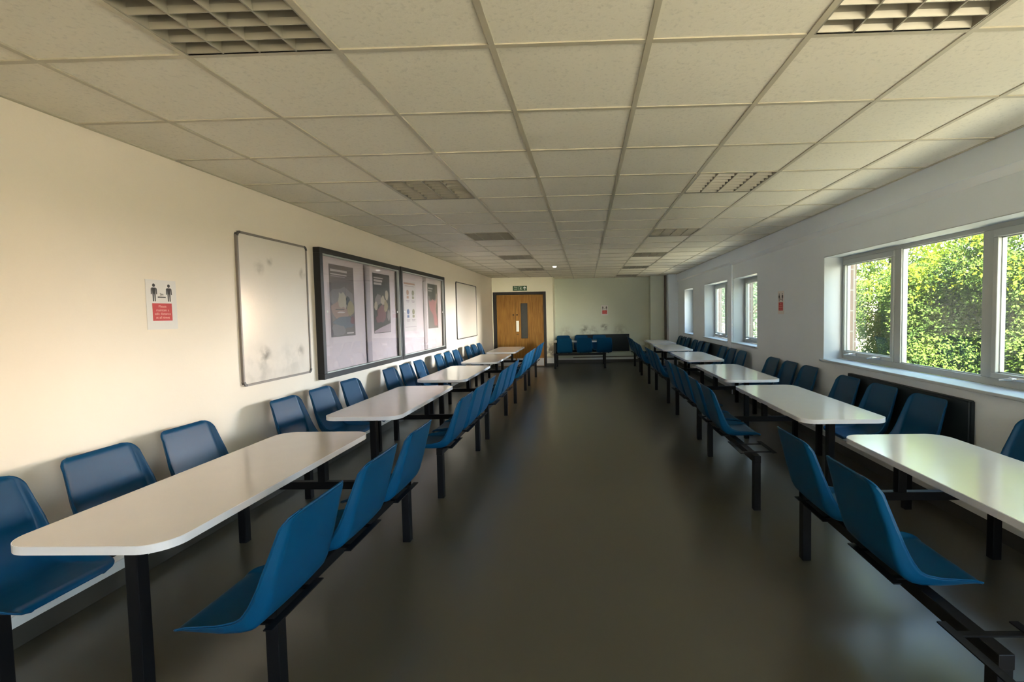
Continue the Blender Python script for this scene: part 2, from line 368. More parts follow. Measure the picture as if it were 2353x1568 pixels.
o = MB().box(XL - .1, 3.05, Y0 - .1, YB + .2, -.12, 0).build('floor', M['floor']); struct(o, 'dull olive brown vinyl floor of the canteen', 'floor')
o = MB().box(XL - .15, XL, Y0 - .15, YB + .15, 0, ZC + .2).build('wall_left', M['wall_left']); struct(o, 'cream painted left wall holding whiteboards and notice cases', 'wall')
FW = (.5, 2.45, .942, 2.2)
o = MB().box(XL - .15, FW[0], Y0 - .15, Y0, 0, ZC + .2).box(FW[1], 3.05, Y0 - .15, Y0, 0, ZC + .2).box(FW[0], FW[1], Y0 - .15, Y0, 0, FW[2]).box(FW[0], FW[1], Y0 - .15, Y0, FW[3], ZC + .2).build('wall_front', M['wall_left']); struct(o, 'cream wall behind the camera', 'wall')
# door wall: pieces round the doorway
DX0, DX1, DZ = -2.615, -1.118, 2.115
b = MB(); b.box(XL, DX0, YD, YD + .12, 0, ZC + .2).box(DX1, -.92, YD, YD + .12, 0, ZC + .2).box(DX0, DX1, YD, YD + .12, DZ, ZC + .2).box(-1.04, -.92, YD + .12, YB, 0, ZC + .2)
o = b.build('wall_back_left', M['wall_door']); struct(o, 'cream wall around the oak double doors, standing forward of the back wall', 'wall')
b = MB(); b.box(XL, 3.05, YB, YB + .15, 0, ZC + .2)
o = b.build('wall_back', M['wall_back']); struct(o, 'stained pale wall across the far end of the room', 'wall')
o = MB().box(1.87, 2.30, 14.02, YB, 0, ZC + .1).build('pillar_1', M['wall_back']); struct(o, 'shallow pale pilaster on the back wall', 'pillar')
o = MB().box(2.31, XR, 13.55, YB, 0, ZC + .1).build('pillar_2', M['wall_right']); struct(o, 'boxed grey column in the far right corner', 'pillar')
b = MB(); b.tube([(2.285, 13.96, 0), (2.285, 13.96, ZC)], .03); b.tube([(2.27, 13.82, 0), (2.27, 13.82, ZC)], .025)  # dark tubes stand in for the column's shaded side face
o = b.build('trim_1', M['pipe_brown']); struct(o, 'dark upright tubes standing in for the shaded side of the corner column', 'pipe')

# right wall with four openings  (y0, y1, z0, z1)
ZS, ZH = .942, 2.05
OPEN = [(1.45, 5.36, ZS, ZH), (7.41, 8.61, ZS - .01, ZH), (8.87, 10.57, ZS - .01, ZH), (11.68, 12.68, ZS - .01, ZH)]
FILLWIN = (-2.3, .6, ZS, ZH)  # opening of an added, unseen side window that lets in fill light
b = MB(); XO = 2.95
ys = [Y0]
allop = sorted([FILLWIN] + OPEN)
for (a0, a1, z0, z1) in allop:
    b.box(XR, 2.86, ys[-1], a0, 0, ZC + .2); b.box(XR, 2.86, a0, a1, 0, z0 - .026); b.box(XR, 2.86, a0, a1, z1, ZC + .2); ys.append(a1)
b.box(XR, 2.86, ys[-1], YB, 0, ZC + .2)
b.box(2.575, XR, 8.62, 8.86, 0, 2.33); b.box(2.575, XR, 10.58, 11.67, 0, 2.33); b.box(2.575, XR, 12.69, 13.55, 0, 2.33)
b.box(2.575, XR, 8.86, 10.58, 0, ZS - .036); b.box(2.575, XR, 8.86, 10.58, ZH, 2.33); b.box(2.575, XR, 11.67, 12.69, 0, ZS - .036); b.box(2.575, XR, 11.67, 12.69, ZH, 2.33)
o = b.build('wall_right', M['wall_right']); struct(o, 'grey white right wall pierced by the windows', 'wall')
b = MB(); ys = [Y0]
for (a0, a1, z0, z1) in allop:
    b.box(2.86, XO, ys[-1], a0 - 0.0, -.1, 3.4); b.box(2.86, XO, a0, a1, -.1, z0 - .03); b.box(2.86, XO, a0, a1, z1, 3.4); ys.append(a1)
b.box(2.86, XO, ys[-1], YB + .15, -.1, 3.4)
o = b.build('wall_outside', M['brick']); struct(o, 'pale brick outer skin of the window wall', 'wall')
o = MB().box(XB, XR + .02, Y0, 13.55, 2.332, ZC + .05).build('beam', M['wall_right'], bevel=.004); struct(o, 'grey boxed beam running along the top of the window wall', 'beam')

MB().prism([(2.541, 2.332), (2.600, 2.332), (2.600, 2.288)], Y0, 13.55, axes='xzy').build('beam_highlight', M['highlight'])  # white slope added so the beam's underside reads as lit
struct(bpy.data.objects['beam_highlight'], 'added pale slope brightening the underside of the boxed beam', 'trim')
# skirtings
b = MB(); b.box(XL, XL + .014, Y0, YD, .098, .152).box(DX1, -.92, YD - .014, YD, .085, .235)
o = b.build('baseboard_left', M['skirting'], bevel=.003); struct(o, 'pale skirting strip along the left wall', 'skirting')
b = MB(); b.box(XL, XL + .008, Y0, YD, 0, .098).box(DX1, -.92, YD - .008, YD, 0, .085)
o = b.build('trim_2', M['cove']); struct(o, 'dark coved vinyl upstand along the left wall', 'skirting')
b = MB(); b.box(-.92, 1.87, YB - .014, YB, .095, .15)
o = b.build('baseboard_back', M['skirting'], bevel=.003); struct(o, 'pale skirting strip along the back wall', 'skirting')
b = MB(); b.box(-.92, 1.87, YB - .008, YB, 0, .095)
o = b.build('trim_3', M['cove']); struct(o, 'dark coved vinyl upstand along the back wall', 'skirting')
b = MB(); b.box(XR - .014, XR, Y0, 8.6, .098, .152).box(2.561, 2.575, 8.62, 13.55, .098, .152)
o = b.build('baseboard_right', M['skirting'], bevel=.003); struct(o, 'pale skirting strip along the window wall', 'skirting')
b = MB(); b.box(XR - .008, XR, Y0, 8.6, 0, .098).box(2.567, 2.575, 8.62, 13.55, 0, .098)
o = b.build('trim_4', M['cove']); struct(o, 'dark coved vinyl upstand along the window wall', 'skirting')

# ---------------- ceiling: tiles laid in a grid, with holes where the light fittings sit
LIGHTS = [(-2, j) for j in (-1, 3, 7, 11, 15)] + [(2, j) for j in (-1, 3, 7, 11, 15, 19)]
xs = [XL] + [GX + .6 * i for i in range(-3, 5)] + [XR]
yl = [Y0] + [GY + .6 * j for j in range(-8, 21)] + [YB]
yl = sorted(set(round(y, 4) for y in yl if Y0 <= y <= YB))
b = MB()
for ya, yb_ in zip(yl[:-1], yl[1:]):
    for xa, xb_ in zip(xs[:-1], xs[1:]):
        i = round((xa - GX) / .6); j = round((ya - GY) / .6)
        if (i, j) in LIGHTS and abs(xb_ - xa - .6) < .01: continue
        t = rnd.uniform(-.0012, .0012)
        b.box(xa, xb_, ya, yb_, ZC + .005 + t, ZC + .02)
ceil = b.build('ceiling', M['tile']); struct(ceil, 'suspended ceiling of square cream fissured tiles', 'ceiling')
b = MB()
for x in xs[1:-1]: b.box(x - .012, x + .012, Y0, YB, ZC - .001, ZC + .012)
for y in yl[1:-1]:
    for xa, xb_ in zip(xs[:-1], xs[1:]): b.box(xa + .012, xb_ - .012, y - .012, y + .012, ZC, ZC + .011)
b.box(XL, XL + .02, Y0, YD, ZC, ZC + .006); b.box(XB - .02, XB, Y0, 13.55, ZC, ZC + .006)
g = b.build('ceiling_grid', M['tbar'], ceil)

# ---------------- windows
def window(idx, op, panes, label, casements, xf=2.80):
    """panes = list of (y0, y1) glass fields; casements = indices of fields with an opening sash"""
    a0, a1, z0, z1 = op; d = .06; x0, x1 = xf, xf + d
    r = struct(thing(f'window_{idx}', (xf, (a0 + a1) / 2, z0), None, None), label, 'window'); org = Vector(r.location)
    inv = Matrix.Translation(-org)
    def put(mb, name, m, parent=r, bevel=0.0):
        oo = mb.build(name, m, None, bevel); oo.parent = parent; oo.matrix_parent_inverse = inv if parent is r else Matrix.Identity(4)
        return oo
    b = MB(); b.box(x0, x1, a0, a1, z0, z0 + .05).box(x0, x1, a0, a1, z1 - .04, z1)
    edges = [a0] + [v for p in panes for v in p] + [a1]
    for k in range(0, len(edges), 2): b.box(x0, x1, edges[k], edges[k + 1], z0 + .05, z1 - .04)
    put(b, 'window_frame', M['alu'], bevel=.004)
    for k, (p0, p1) in enumerate(panes):
        zz0, zz1 = z0 + .05, z1 - .04
        if k in casements:
            w = .04; b = MB(); xs0, xs1 = x0 - .012, x1 - .01
            b.box(xs0, xs1, p0, p1, zz0, zz0 + w).box(xs0, xs1, p0, p1, zz1 - w - .015, zz1).box(xs0, xs1, p0, p0 + w, zz0 + w, zz1 - w - .015).box(xs0, xs1, p1 - w, p1, zz0 + w, zz1 - w - .015)
            put(b, 'casement_sash', M['alu'], bevel=.005)
            for yy in ((p0 + .22, p1 - .22) if p1 - p0 > .7 else ((p0 + p1) / 2,)):
                h = MB(); h.box(xs0 - .012, xs0, yy - .06, yy + .06, zz0 + .005, zz0 + .03); h.tube([(xs0 - .012, yy, zz0 + .018), (xs0 - .045, yy, zz0 + .02)], .008); h.tube([(xs0 - .045, yy - .005, zz0 + .022), (xs0 - .05, yy + .085, zz0 + .005)], [.009, .006])
                put(h, 'window_handle', M['chrome'])
            g0, g1, gz0, gz1 = p0 + w, p1 - w, zz0 + w, zz1 - w - .015
        else:
            g0, g1, gz0, gz1 = p0, p1, zz0, zz1
        b = MB(); b.box(x0 + .026, x0 + .032, g0, g1, gz0, gz1); put(b, 'pane', M['glass'])
        b = MB(); t = .008
        b.box(x0 + .012, x0 + .026, g0, g0 + t, gz0, gz1).box(x0 + .012, x0 + .026, g1 - t, g1, gz0, gz1).box(x0 + .012, x0 + .026, g0, g1, gz0, gz0 + t).box(x0 + .012, x0 + .026, g0, g1, gz1 - t, gz1)
        put(b, 'glazing_bead', M['alu'])
    xin = XR if idx in (1, 2, 5) else 2.575
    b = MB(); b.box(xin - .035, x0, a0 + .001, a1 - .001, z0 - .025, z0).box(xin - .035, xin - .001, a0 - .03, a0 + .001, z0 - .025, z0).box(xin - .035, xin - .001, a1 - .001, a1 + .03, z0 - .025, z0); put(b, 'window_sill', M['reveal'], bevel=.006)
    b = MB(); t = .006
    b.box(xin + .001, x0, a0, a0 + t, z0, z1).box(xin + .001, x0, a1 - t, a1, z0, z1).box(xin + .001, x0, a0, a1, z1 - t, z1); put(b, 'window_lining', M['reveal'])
    return r
window(1, OPEN[0], [(1.56, 2.43), (2.53, 3.40), (3.50, 4.38), (4.47, 5.33)], 'wide four-light aluminium window looking onto the sunlit hedge', (1, 3))
window(2, OPEN[1], [(7.47, 8.55)], 'single window nearest to the wide one, with a latch at its foot', (0,))
window(3, OPEN[2], [(8.93, 9.66), (9.74, 10.51)], 'second narrow-looking window along, with pale leaves behind it', (0, 1))
window(4, OPEN[3], [(11.74, 12.62)], 'last small window before the corner column', (0,))
window(5, FILLWIN, [(-2.2, -1.3), (-1.2, -.3), (-.2, .5)], 'added window beside the camera, out of view, letting in fill light', ())

# ---------------- door set
def doorset():
    b = MB(); w = .095
    b.box(DX0, DX0 + w, YD - .02, YD + .11, 0, DZ).box(DX1 - w + .02, DX1, YD - .02, YD + .11, 0, DZ).box(DX0 + w, DX1 - w + .02, YD - .02, YD + .11, DZ - .075, DZ)
    o = b.build('trim_5', M['frame_brown'], bevel=.004); struct(o, 'dark brown frame around the oak double doors', 'door frame')
    xa, xm, xb_ = DX0 + w + .003, -1.991, DX1 - w + .017
    zt = DZ - .08; y = YD + .01
    d1 = struct(MB().box(xa, xm - .003, y, y + .044, .008, zt).build('door_1', M['door_wood'], origin=(xa, y, 0)), 'narrow plain oak leaf of the double doors', 'door')
    b = MB(); gx0, gx1, gz0, gz1 = -1.835, -1.645, .80, 1.795
    b.box(xm + .003, gx0, y, y + .044, .008, zt).box(gx1, xb_, y, y + .044, .008, zt).box(gx0, gx1, y, y + .044, .008, gz0).box(gx0, gx1, y, y + .044, gz1, zt)
    d2 = struct(b.build('door_2', M['door_wood'], origin=(xb_, y, 0)), 'wide oak leaf of the double doors with a tall glass slot', 'door')
    def child(mb, name, m, p, bev=0.0):
        oo = mb.build(name, m, None, bev); oo.parent = p; oo.matrix_parent_inverse = Matrix.Translation(-Vector(p.location)); return oo
    b = MB(); b.box(gx0 + .01, gx1 - .01, y + .018, y + .024, gz0 + .01, gz1 - .01); child(b, 'vision_panel', M['vision'], d2)
    b = MB(); t = .012
    b.box(gx0, gx0 + t, y - .006, y + .04, gz0, gz1).box(gx1 - t, gx1, y - .006, y + .04, gz0, gz1).box(gx0, gx1, y - .006, y + .04, gz0, gz0 + t).box(gx0, gx1, y - .006, y + .04, gz1 - t, gz1)
    child(b, 'vision_panel_bead', M['frame_brown'], d2)
    b = MB(); b.box(-1.972, -1.894, y - .003, y, .995, 1.30); child(b, 'push_plate', M['plastic_white'], d2, .002)
    b = MB(); b.tube([(-1.955, y - .03, .915), (-1.90, y - .03, .925)], .008); b.tube([(-1.95, y, .915), (-1.95, y - .03, .915)], .007); child(b, 'lever_handle', M['brass'], d2)
    for p, xx in ((d1, -2.052), (d2, -1.945)):
        b = MB(); b.lathe((xx, y, 1.47), [(0.0, -.012), (.016, -.010), (.024, 0)], 16, 'y'); child(b, 'lock_escutcheon', M['brass'], p)
    for p, x0, x1 in ((d1, xa + .01, xm - .02), (d2, xm + .02, xb_ - .01)):
        b = MB(); b.box(x0, x1, y - .003, y, .02, .235); child(b, 'kick_plate', M['kick'], p, .001)
doorset()

def fill_rear_window():  # unseen window added to bring fill light from behind the camera
    r = struct(thing('window_6', (1.475, Y0 - .1, FW[2]), None, None), 'added window behind the camera, out of view, letting in fill light', 'window')
    b = MB(); y0, y1 = Y0 - .12, Y0 - .06
    b.box(FW[0], FW[1], y0, y1, FW[2], FW[2] + .05).box(FW[0], FW[1], y0, y1, FW[3] - .05, FW[3])
    for x in (FW[0], 1.45, FW[1] - .05): b.box(x, x + .05, y0, y1, FW[2] + .05, FW[3] - .05)
    o = b.build('window_frame', M['alu']); o.parent = r; o.matrix_parent_inverse = Matrix.Translation(-Vector(r.location))
    for xa, xb_ in ((FW[0] + .05, 1.45), (1.5, FW[1] - .05)):
        o = MB().box(xa, xb_, y0 + .026, y0 + .032, FW[2] + .05, FW[3] - .05).build('pane', M['glass']); o.parent = r; o.matrix_parent_inverse = Matrix.Translation(-Vector(r.location))
fill_rear_window()

# ================================================================ CANTEEN TABLES WITH FIXED SEATS
def seat_mesh():
    """one moulded bucket shell; local +X faces the table, rail under x=0"""
    prof = [(-.207, .836), (-.196, .80), (-.180, .745), (-.160, .675), (-.144, .615), (-.129, .56), (-.114, .507), (-.094, .467), (-.064, .442), (-.02, .432), (.04, .430), (.10, .431), (.15, .434), (.190, .437), (.209, .434), (.219, .426), (.223, .414)]
    P = [Vector((x, 0, z)) for x, z in prof]; L = [0]
    for a, c in zip(P[:-1], P[1:]): L.append(L[-1] + (c - a).length)
    NV = 52
    def at(s):
        for k in range(len(L) - 1):
            if s <= L[k + 1] or k == len(L) - 2:
                return P[k].lerp(P[k + 1], (s - L[k]) / (L[k + 1] - L[k]))
    us_ = [-1, -.99, -.975, -.955, -.93, -.905, -.88, -.8, -.6, -.3, 0, .3, .6, .8, .88, .905, .93, .955, .975, .99, 1]
    tot = L[-1]; verts = []; faces = []
    for j in range(NV + 1):
        t_ = j / NV; f = .45 * t_ + .55 * (1 - math.cos(math.pi * t_)) / 2; s = tot * f
        p = at(s); d = (at(min(tot, s + .02)) - at(max(0, s - .02))).normalized(); nrm = Vector((-d.z, 0, d.x))   # towards the sitter
        half = .188 + .024 * min(1, f / .3) - .014 * max(0, (f - .75) / .25)
        r = .05
        if s < r: half = half - r + math.sqrt(max(0, r * r - (r - s) ** 2))
        r2 = .055
        if tot - s < r2: half = half - r2 + math.sqrt(max(0, r2 * r2 - (r2 - (tot - s)) ** 2))
        wall = .020 + .013 * min(1, f / .3) + .028 * math.exp(-((f - .54) / .16) ** 2)        # height of the raised side wall
        if f > .8: wall *= 1 - (f - .8) / .2 * .65
        if s < .06: wall *= .08 + .92 * s / .06
        if tot - s < .07: wall *= .15 + .85 * (tot - s) / .07
        for u in us_:
            t = max(0.0, min(1.0, (abs(u) - .88) / .11)); t = t * t * (3 - 2 * t)
            lift = wall * (.10 * u * u + .90 * t)
            q = p + nrm * lift; q.y = u * half
            if abs(u) == 1: q -= nrm * .004
            if s < .018: q -= nrm * (.007 * (1 - s / .018))
            verts.append(q)
    n = len(us_)
    for j in range(NV):
        for i in range(n - 1):
            faces.append((j * n + i, j * n + i + 1, (j + 1) * n + i + 1, (j + 1) * n + i))
    nb = len(faces)
    me = bpy.data.meshes.new('seat'); me.from_pydata([tuple(v) for v in verts], [], faces)
    me.polygons.foreach_set('use_smooth', [k < nb for k in range(len(faces))]); me.materials.append(M['seat'])
    bm = bmesh.new(); bm.from_mesh(me); bmesh.ops.remove_doubles(bm, verts=bm.verts, dist=.0004); bmesh.ops.recalc_face_normals(bm, faces=bm.faces); bm.to_mesh(me); bm.free()
    return me
SEAT = seat_mesh()
RAIL = .55          # rail offset from the unit's centre line
POST = .672         # post offset along the unit
def make_unit(label, x, yf, rz=0.0):
    """yf = centre of the steel frame; the unit's length runs along local Y, local +X is the aisle side"""
    u = thing('canteen_table', (x, yf, 0), label, 'table', 'canteen tables with fixed seats', rz)
    b = MB(); b.prism(rounded_rect(-.30, .30, -.80, .80, .105, 18), .6925, .7215); top = b.build('table_top', M['laminate'], u)
    # thin pale band round the edge
    po, pi_ = rounded_rect(-.303, .303, -.803, .803, .108, 18), rounded_rect(-.2995, .2995, -.7995, .7995, .105, 18); n = len(po)
    b = MB(); vs_ = [(p[0], p[1], z) for z in (.691, .7205) for p in po] + [(p[0], p[1], z) for z in (.691, .7205) for p in pi_]
    fs = [(k, (k + 1) % n, n + (k + 1) % n, n + k) for k in range(n)] + [(2 * n + (k + 1) % n, 2 * n + k, 3 * n + k, 3 * n + (k + 1) % n) for k in range(n)] \
        + [(n + k, n + (k + 1) % n, 3 * n + (k + 1) % n, 3 * n + k) for k in range(n)] + [(k, 2 * n + k, 2 * n + (k + 1) % n, (k + 1) % n) for k in range(n)]
    b.add(vs_, fs); b.build('edge_band', M['edge'], top)
    w = .025
    # table columns and the plates under the top
    for yy, zb in ((-POST + .02, 0.0), (POST, .408)):
        b = MB(); b.box(-w, w, yy - w, yy + w, zb, .684); lg = b.build('table_leg', M['steel'], u, bevel=.003)
        b = MB(); b.box(-.22, .22, yy - .03, yy + .03, .684, .6925); b.build('mounting_plate', M['steel'], lg)
    b = MB(); b.box(-RAIL - w, RAIL + w, POST - .02, POST + .02, .358, .408); b.build('crossbar', M['steel'], u, bevel=.003)
    for s in (1, -1):
        b = MB(); b.box(s * RAIL - w, s * RAIL + w, -POST - .03, POST + .03, .360, .411); b.build('bench_rail', M['steel'], u, bevel=.003)
        for yy in (-POST, POST):
            b = MB(); b.box(s * RAIL - w, s * RAIL + w, yy - w, yy + w, 0, .360); b.build('bench_leg', M['steel'], u, bevel=.003)
    return u
def make_seat(u, s, dy, shell=True, dx=0.0):
    """s = +1 aisle side, -1 wall side; each seat shell sits on its own steel bracket"""
    m = Matrix.Translation((s * RAIL + dx, dy, 0)) @ Matrix.Rotation(math.pi if s > 0 else 0, 4, 'Z')
    if shell:
        o = bpy.data.objects.new('seat', SEAT); C.objects.link(o); o.parent = u; o.matrix_local = m
        sol = o.modifiers.new('thickness', 'SOLIDIFY'); sol.thickness = .008; sol.offset = -1
    o2 = BR.copy(); C.objects.link(o2); o2.parent = u; o2.matrix_local = m
_b = MB()
for xx in (-.095, .145): _b.box(xx - .015, xx + .015, -.165, .165, .417, .422)
for yy in (-.11, .11): _b.box(-.10, .15, yy - .012, yy + .012, .411, .417)
BR = _b.build('seat_bracket', M['steel'])
C.objects.unlink(BR)
def rel(u, vals): return [v - u.location.y for v in vals]
UNITS = {}
LEFT = [ # centre x, frame centre y, top centre y, aisle seats, wall seats, label
    (-1.755, 2.43, 2.37, (1.74, 2.30, 2.86), (1.83, 2.37, 2.91), 'cream-topped canteen table in the near left corner, under the small red notice, six blue seats'),
    (-1.755, 4.53, 4.435, (3.98, 4.52, 5.05), (3.89, 4.43, 4.99), 'cream-topped canteen table under the tall whiteboard, second from camera on the left, six blue seats'),
    (-1.75, 6.36, 6.475, (5.83, 6.36, 6.89), (6.00, 6.53, 7.06), 'cream-topped canteen table under the meeting edges of the two notice cases, six blue seats'),
    (-1.75, 8.65, 8.52, (8.10, 8.64, 9.17), (8.02, 8.56, 9.09), 'cream-topped canteen table at the far end of the second notice case, six blue seats'),
    (-1.75, 10.60, 10.53, (10.08, 10.61, 11.14), (10.05, 10.58, 11.11), 'cream-topped canteen table before the oak doors, under the wide whiteboard, six blue seats')]
RIGHT = [
    (1.835, 2.18, 2.15, (None, 2.02, 2.58), (1.62, 2.16, 2.70), 'canteen table at near right beneath the big window, top glowing yellow-green, one aisle seat missing'),
    (1.800, 4.25, 4.16, (None, 4.28, 4.80), (3.60, 4.14, 4.68), 'canteen table beside the big radiator, bare bracket where one aisle seat is missing'),
    (1.845, 6.26, 6.14, (5.58, 6.08, 6.62), (5.58, 6.11, 6.66), 'canteen table on the window side, level with the small wall notice'),
    (1.87, 8.50, 8.37, (7.95, 8.49, 9.02), (7.85, 8.38, 8.92), 'canteen table on the window side directly below the first small window'),
    (1.840, 10.66, 10.47, (10.1, 10.66, 11.2), (10.0, 10.53, 11.06), 'canteen table beside the far radiator on the window side, second from the corner column'),
    (1.880, 12.62, 12.45, (12.1, 12.62, 13.15), (11.95, 12.48, 13.0), 'last canteen table on the window side, before the corner column')]
for side, rows in ((1, LEFT), (-1, RIGHT)):
    for (x, yf, yt, ai, wa, lab) in rows:
        u = make_unit(lab, x, yf)
        if side < 0:        # mirror: aisle is on -X
            pass
        for ch in u.children:
            if ch.name.startswith('table_top'): ch.location.y += yt - yf
        for v, ss in [(a, 1 * side) for a in ai] + [(w_, -1 * side) for w_ in wa]:
            if v is None: v = (ai[1] - (ai[2] - ai[1])); make_seat(u, ss, v - yf, False)
            else: make_seat(u, ss, v - yf, True, (-.03 if yf < 7 else -.09) if side < 0 and ss > 0 else 0.0)
u = make_unit('canteen table set crosswise at the far end before the back wall radiator', -.175, 13.475, R(-90))
# rotated: local Y -> world +X ; local X -> world -Y (towards the camera)
for ch in u.children:
    if ch.name.startswith('table_top'): ch.location.y += .075
for dx in (-.405, .125, .655): make_seat(u, 1, dx + .0)
for dx in (-.50, .03, .56): make_seat(u, -1, dx)

# ================================================================ THINGS ON THE LEFT WALL
def wall_box(mb, x0, x1, y0, y1, z0, z1, mi=0): return mb.box(x0, x1, y0, y1, z0, z1, mi)
def put(mb, name, m, r, bevel=0.0):
    o = mb.build(name, m, None, bevel); o.parent = r; o.matrix_parent_inverse = Matrix.Translation(-Vector(r.location)); return o

def whiteboard(y0, y1, z0, z1, label, fr, w, corner):
    r = thing('whiteboard', (XL, (y0 + y1) / 2, z0), label, 'whiteboard', 'whiteboards')
    put(MB().box(XL + .001, XL + .012, y0 + w * .5, y1 - w * .5, z0 + w * .5, z1 - w * .5), 'writing_surface', M['board'], r)
    b = MB(); x1 = XL + .02
    b.box(XL, x1, y0 + .03, y1 - .03, z0, z0 + w).box(XL, x1, y0 + .03, y1 - .03, z1 - w, z1).box(XL, x1, y0, y0 + w, z0 + .03, z1 - .03).box(XL, x1, y1 - w, y1, z0 + .03, z1 - .03)
    put(b, 'board_frame', fr, r, .003)
    for cy_, sy in ((y0, 1), (y1, -1)):
        for cz_, sz in ((z0, 1), (z1, -1)):
            b = MB(); poly = [(cy_ + sy * (.04 - .04 * math.cos(R(a))), cz_ + sz * (.04 - .04 * math.sin(R(a)))) for a in range(0, 91, 15)]
            inn = [(cy_ + sy * (.04 - (.04 - w) * math.cos(R(a))), cz_ + sz * (.04 - (.04 - w) * math.sin(R(a)))) for a in range(90, -1, -15)]
            b.prism(poly + inn, XL, x1 + .002, axes='yzx'); put(b, 'corner_cap', corner, r)
    return r
whiteboard(3.597, 4.517, .968, 2.162, 'tall whiteboard with smudges, nearest to the camera, left of the notice cases', M['board_frame'], .018, M['board_frame_thin'])
whiteboard(9.77, 11.555, .986, 2.177, 'wide whiteboard with thin black frame near the doors', M['board_frame_thin'], .018, M['board_frame_thin'])

def notice_case(y0, y1, z0, z1, ym, label):
    r = thing('notice_case', (XL, (y0 + y1) / 2, z0), label, 'notice board', 'glazed notice cases')
    d, w = .068, .055; x1 = XL + d
    b = MB(); b.box(XL, x1, y0, y1, z0, z0 + w).box(XL, x1, y0, y1, z1 - w, z1).box(XL, x1, y0, y0 + w, z0 + w, z1 - w).box(XL, x1, y1 - w, y1, z0 + w, z1 - w)
    put(b, 'case_frame', M['case'], r, .003)
    put(MB().box(XL + .001, XL + .012, y0 + w, y1 - w, z0 + w, z1 - w), 'back_panel', M['case_back'], r)
    b = MB(); i = w
    for za, zb in ((z0 + i, z0 + i + .012), (z1 - i - .016, z1 - i)): b.box(XL + .035, x1 - .004, y0 + i, y1 - i, za, zb)
    for ya, yb_ in ((y1 - i - .010, y1 - i),): b.box(XL + .035, x1 - .004, ya, yb_, z0 + i, z1 - i)
    put(b, 'sliding_track', M['alu'], r)
    for k, (ya, yb_, xx) in enumerate(((y0 + w, ym + .07, XL + .052), (ym - .07, y1 - w, XL + .044))):
        g_ = put(MB().box(xx, xx + .004, ya, yb_, z0 + w + .01, z1 - w - .012), 'glass_door', M['case_glass'], r)
        yy = ya + .06 if k == 0 else yb_ - .06
        hb = MB(); hb.lathe((xx + .004, yy, (z0 + z1) / 2 + .02), [(.0, .006), (.013, .005), (.015, 0)], 14, 'x')
        h = hb.build('finger_pull', M['plastic_white']); h.parent = g_
    return r
notice_case(4.648, 6.697, .878, 2.178, 5.68, 'first dark-framed glass notice case, beside the tall whiteboard, holding two dark posters')
notice_case(6.716, 8.798, .875, 2.186, 7.73, 'second dark-framed glass notice case, towards the doors, holding a pale and a pink poster')

def poster(name, y0, y1, z0, z1, label, base, shapes, x=XL + .0135, seed=1):
    """flat printed sheet; shapes = [(material, [(u,v)...])] with u, v in 0..1 from bottom-left as seen from the room"""
    r = thing(name, (x, (y0 + y1) / 2, z0), label, 'poster', 'posters in the notice cases')
    put(MB().box(x, x + .0008, y0, y1, z0, z1), 'sheet', base, r)
    groups = {}
    for k, (nm, m, poly) in enumerate(shapes):
        mb = groups.setdefault(nm, (MB(), []))
        if m not in mb[1]: mb[1].append(m)
        h = x + .0009 + .00012 * k
        mb[0].prism([(y0 + u * (y1 - y0), z0 + v * (z1 - z0)) for u, v in poly], x + .0008, h, mb[1].index(m), axes='yzx')
    for nm, (mb, ms) in groups.items(): put(mb, nm, ms, r)
    return r
def bar(u0, u1, v0, v1): return [(u0, v0), (u1, v0), (u1, v1), (u0, v1)]
def blob(cu, cv, ru, rv, rg, n=14, j=.22):
    return [(cu + ru * math.cos(2 * math.pi * k / n) * (1 + rg.uniform(-j, j)), cv + rv * math.sin(2 * math.pi * k / n) * (1 + rg.uniform(-j, j))) for k in range(n)]
def cl(poly): return [(min(.99, max(.01, u)), min(.99, max(.01, v))) for u, v in poly]
cm = lambda n_, c: mat(n_, c, 0.5)
pg = {k: cm('print_' + k, c) for k, c in dict(taupe=(.15, .11, .10), grey=(.22, .18, .17), cream=(.46, .37, .27), skin=(.36, .22, .17), slate=(.12, .125, .15), dk=(.035, .028, .027), wine=(.18, .05, .06), ochre=(.33, .25, .12), pink=(.46, .17, .18), pale=(.62, .52, .50), blue=(.05, .09, .25), lilac=(.40, .30, .33), orange=(.46, .22, .13), olive=(.28, .24, .12)).items()}
g_ = random.Random(3)
sh = [('heading', pg['pale'], bar(.05, .72, .905, .935)), ('heading', pg['pale'], bar(.05, .70, .86, .875)), ('heading', pg['lilac'], bar(.05, .62, .835, .845))]
sh += [('picture', pg['grey'], cl(blob(.5, .55, .5, .14, g_))), ('picture', pg['skin'], cl(blob(.3, .38, .25, .12, g_))), ('picture', pg['cream'], cl(blob(.48, .5, .18, .13, g_))), ('picture', pg['skin'], cl(blob(.55, .33, .18, .08, g_))),
       ('picture', pg['dk'], cl(blob(.72, .50, .09, .08, g_))), ('picture', pg['ochre'], cl(blob(.82, .40, .14, .12, g_))), ('picture', pg['slate'], cl(blob(.55, .2, .42, .09, g_))), ('picture', pg['grey'], cl(blob(.3, .09, .3, .08, g_))), ('picture', pg['wine'], cl(blob(.88, .22, .1, .06, g_))), ('picture', pg['pale'], bar(.62, .92, .03, .05)),
       ('picture', pg['pale'], cl(blob(.42, .34, .16, .012, g_))), ('picture', pg['dk'], bar(.2, .55, .375, .385))]
poster('poster', 4.903, 5.425, 1.284, 2.044, 'grey brown illustrated poster pinned in the first notice case, its left half', pg['taupe'], sh)
